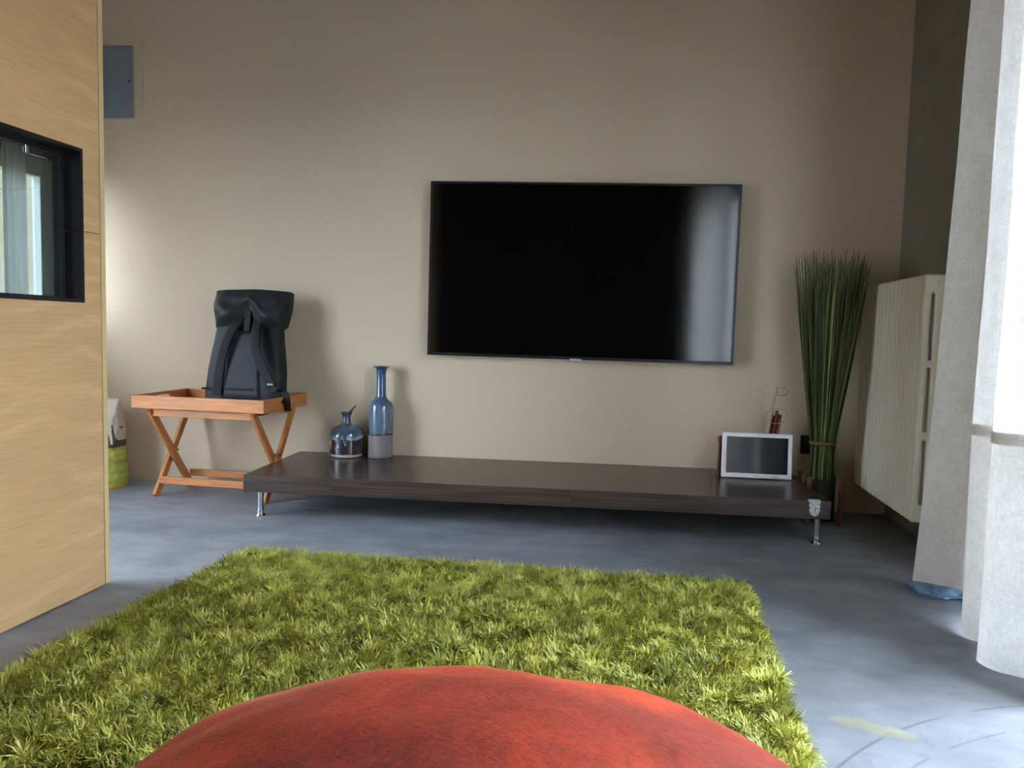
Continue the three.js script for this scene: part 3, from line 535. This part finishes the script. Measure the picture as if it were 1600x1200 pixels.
// ---------------------------------------------------------------- shag rug
{
  const BL = [-1.12, 1.14], BR = [0.565, 1.205], FL = [-1.355, 3.3], FR = [0.405, 3.35];
  const Q = (u, v) => [lerp(lerp(BL[0], BR[0], u), lerp(FL[0], FR[0], u), v), lerp(lerp(BL[1], BR[1], u), lerp(FL[1], FR[1], u), v)];
  const t = thing('shag_rug', 'lime green long pile shag rug on the grey floor', 'rug', [0, 0, 0]);
  const bk = new THREE.BufferGeometry(), c = [[0, 0], [1, 0], [1, 1], [0, 1]].map(([u, v]) => Q(u, v)), pos = [];
  const quad = (a, b, d, e) => pos.push(...a, ...b, ...d, ...a, ...d, ...e), lo = c.map(([x, z]) => [x, 0.0005, z]), hi = c.map(([x, z]) => [x, 0.008, z]);
  quad(hi[0], hi[3], hi[2], hi[1]); quad(lo[0], lo[1], lo[2], lo[3]); for (let k = 0; k < 4; k++) { const n = (k + 1) % 4; quad(lo[k], hi[k], hi[n], lo[n]); }
  bk.setAttribute('position', new THREE.Float32BufferAttribute(pos, 3)); bk.computeVertexNormals();
  mesh('backing', bk, std({ color: 0x2c330c, roughness: 0.95 }), t);
  // a tuft: seven yarn ends, each a tapering strip that bends outwards
  function tuft(k) {
    const out = [];
    for (let i = 0; i < 7; i++) {
      const a = i / 7 * Math.PI * 2 + k + rr(-0.4, 0.4), L = rr(0.032, 0.050), lean = rr(0.1, 0.75), bend = rr(0.4, 1.6), w = rr(0.0011, 0.0018), wa = a + Math.PI / 2 + rr(-0.7, 0.7);
      let x = 0.004 * Math.cos(a), y = 0, z = 0.004 * Math.sin(a), th = lean; const pts = [[x, y, z]];
      for (let s = 0; s < 3; s++) { x += L / 3 * Math.sin(th) * Math.cos(a); z += L / 3 * Math.sin(th) * Math.sin(a); y += L / 3 * Math.cos(th); th += bend / 2; pts.push([x, y, z]); }
      out.push(grid(1, 3, (u, v) => { const q = pts[Math.round(v * 3)], ww = w * [1, 1.1, 0.9, 0.25][Math.round(v * 3)]; return [q[0] + (u - 0.5) * 2 * ww * Math.cos(wa), q[1], q[2] + (u - 0.5) * 2 * ww * Math.sin(wa)]; }));
    }
    return mergeGeometries(out);
  }
  const yarn = std({ color: 0xffffff, roughness: 0.45, side: THREE.DoubleSide }), N = 22000, KIND = 3;
  const m4 = new THREE.Matrix4(), q = new THREE.Quaternion(), q2 = new THREE.Quaternion(), S = new THREE.Vector3(), T = new THREE.Vector3(), col = new THREE.Color(), Y = new THREE.Vector3(0, 1, 0), ax = new THREE.Vector3();
  for (let k = 0; k < KIND; k++) {
    const im = new THREE.InstancedMesh(tuft(k), yarn, N); im.name = 'pile'; im.userData.kind = 'stuff'; im.castShadow = im.receiveShadow = true;
    for (let i = 0; i < N; i++) {
      const u = rnd(), v = rnd() < 0.8 ? rnd() * 0.56 : 0.56 + 0.44 * rnd(), [x0, z0] = Q(u, v);
      const CC = 0.034, ci = Math.floor(x0 / CC), cj = Math.floor(z0 / CC), h1 = hash(ci, cj), h2 = hash(ci + 91, cj - 37), h3 = hash(ci - 53, cj + 11), pull = 0.4;
      const x = lerp(x0, (ci + 0.25 + 0.5 * h1) * CC, pull), z = lerp(z0, (cj + 0.25 + 0.5 * h2) * CC, pull);
      const dir = 2 * Math.PI * h3 + 2 * Math.PI * fbm(x * 9 + 11, z * 9 + 5, 3) + rr(-0.6, 0.6), amt = 0.05 + (0.25 + 0.75 * h1) * rr(0.5, 1.25);
      ax.set(Math.sin(dir), 0, -Math.cos(dir)); q.setFromAxisAngle(ax, amt).multiply(q2.setFromAxisAngle(Y, rr(0, 6.28)));
      const s = rr(0.8, 1.15); m4.compose(T.set(x, 0.006, z), q, S.set(s, s * rr(0.85, 1.1), s)); im.setMatrixAt(i, m4);
      const f = clamp(0.5 + 0.9 * (fbm(x * 16 + 2, z * 16 + 8, 3) - 0.5) + 0.7 * (rnd() - 0.5) + 0.4 * (h2 - 0.5)); col.setRGB(lerp(0.15, 0.76, f), lerp(0.18, 0.76, f), lerp(0.012, 0.15, f)); im.setColorAt(i, col);
    }
    t.add(im);
  }
}

// ---------------------------------------------------------------- velvet cushion
{
  const velvet = tex(1024, 1024, (u, v) => {
    const brushed = fbm(u * 5 + 1.5 * fbm(u * 3, v * 3, 2), v * 5, 4), nap = fbm(u * 150 + v * 60, v * 70 - u * 50, 3), speck = hash(Math.floor(u * 700), Math.floor(v * 700));
    const k = 0.82 + 0.7 * (brushed - 0.5) + 0.22 * (nap - 0.5) + 0.10 * (speck - 0.5);
    return [212 * k, 74 * k * (0.85 + 0.3 * brushed), 40 * k];
  });
  const napB = tex(512, 512, (u, v, i, j) => 128 + 90 * (fbm(u * 80, v * 80, 2) - 0.5) + 60 * (hash(i, j) - 0.5), false); napB.repeat.set(2, 2);
  const A = 0.56, B = 0.47;
  const c = thing('velvet_cushion', 'large rust red velvet floor cushion on the green rug', 'cushion', [-0.078, 0.03, 2.86], 0.0);
  const half = (s) => grid(90, 90, (u, v) => {
    const x = u * 2 - 1, z = v * 2 - 1, h = Math.pow(Math.max(0, 1 - Math.pow(Math.abs(x), 2.0)), 0.72) * Math.pow(Math.max(0, 1 - Math.pow(Math.abs(z), 2.2)), 0.55);
    const pinch = 1 - 0.07 * (1 - x * x) * z * z, pinch2 = 1 - 0.07 * (1 - z * z) * x * x, wr = 0.03 * (fbm(x * 2.2 + 4, z * 2.2 + 9, 3) - 0.5) * Math.min(1, h * 2);
    const rx = Math.sqrt(1 - 0.30 * z * z), rz = Math.sqrt(1 - 0.30 * x * x);
    return [A * x * pinch2 * rx, 0.115 + (s > 0 ? 0.235 * h + wr : -0.115 * Math.pow(h, 0.35)), B * z * pinch * rz];
  }, (u, v) => [u, v]);
  const lo = half(-1); { const ix = lo.index.array; for (let i = 0; i < ix.length; i += 3) { const w = ix[i]; ix[i] = ix[i + 1]; ix[i + 1] = w; } lo.computeVertexNormals(); }
  const hi = half(1); { const ix = hi.index.array; for (let i = 0; i < ix.length; i += 3) { const w = ix[i]; ix[i] = ix[i + 1]; ix[i + 1] = w; } hi.computeVertexNormals(); const ix2 = lo.index.array; for (let i = 0; i < ix2.length; i += 3) { const w = ix2[i]; ix2[i] = ix2[i + 1]; ix2[i + 1] = w; } lo.computeVertexNormals(); }
  mesh('cover', [hi, lo], phys({ map: velvet, bumpMap: napB, bumpScale: 0.002, roughness: 0.9, sheen: 1, sheenRoughness: 0.4, sheenColor: new THREE.Color(0.8, 0.3, 0.2) }), c);
}

// ---------------------------------------------------------------- outside: ground and the houses across the street
structure(mesh('ground', box(-60, -6.3, -60, 60, -6, 60), std({ color: 0x57564f, roughness: 0.95 })), 'grey street far below the windows', 'ground');
function house(x0, x1, z0, z1, eave, ridge, label) {
  const h = thing('neighbour_house', label, 'house', [(x0 + x1) / 2, -6, (z0 + z1) / 2]), w = (x1 - x0) / 2, d = (z1 - z0) / 2, e = eave + 6, r = ridge + 6, o = 0.4;
  mesh('wall', box(-w, 0, -d, w, e, d), std({ color: 0x94897a, roughness: 0.9 }), h);
  const s = new THREE.Shape(); s.moveTo(-w - o, e); s.lineTo(w + o, e); s.lineTo(0, r); s.closePath();
  const g = new THREE.ExtrudeGeometry(s, { depth: 2 * d + 2 * o, bevelEnabled: false }); g.translate(0, 0, -d - o);
  const tile = std({ color: 0x8c7668, roughness: 0.85 }), rf = mesh('roof', g, tile, h);
  const rows = [], L = Math.hypot(w + o, r - e), ang = Math.atan2(r - e, w + o);
  for (let z = -d - o + 0.12; z < d + o; z += 0.24) for (const sd of [-1, 1]) { const q = new THREE.CylinderGeometry(0.085, 0.085, L, 8, 1, true); q.rotateZ(sd > 0 ? Math.PI / 2 - ang : -(Math.PI / 2 - ang)); q.translate(sd * (w + o) / 2, (e + r) / 2 + 0.03, z); rows.push(q); }
  const m = mesh('tile_rows', rows, tile, rf); m.userData.kind = 'stuff';
}
house(-16, -9.4, -18, 4, 1.9, 3.3, 'tiled roof house seen through the partition glass and far window');
house(14, 22, -6, 14, 2.6, 4.6, 'tiled roof house across the street beyond the curtained window');

scene.traverse((o) => { if (o.isMesh) o.castShadow = o.receiveShadow = true; });
renderer.render(scene, camera);
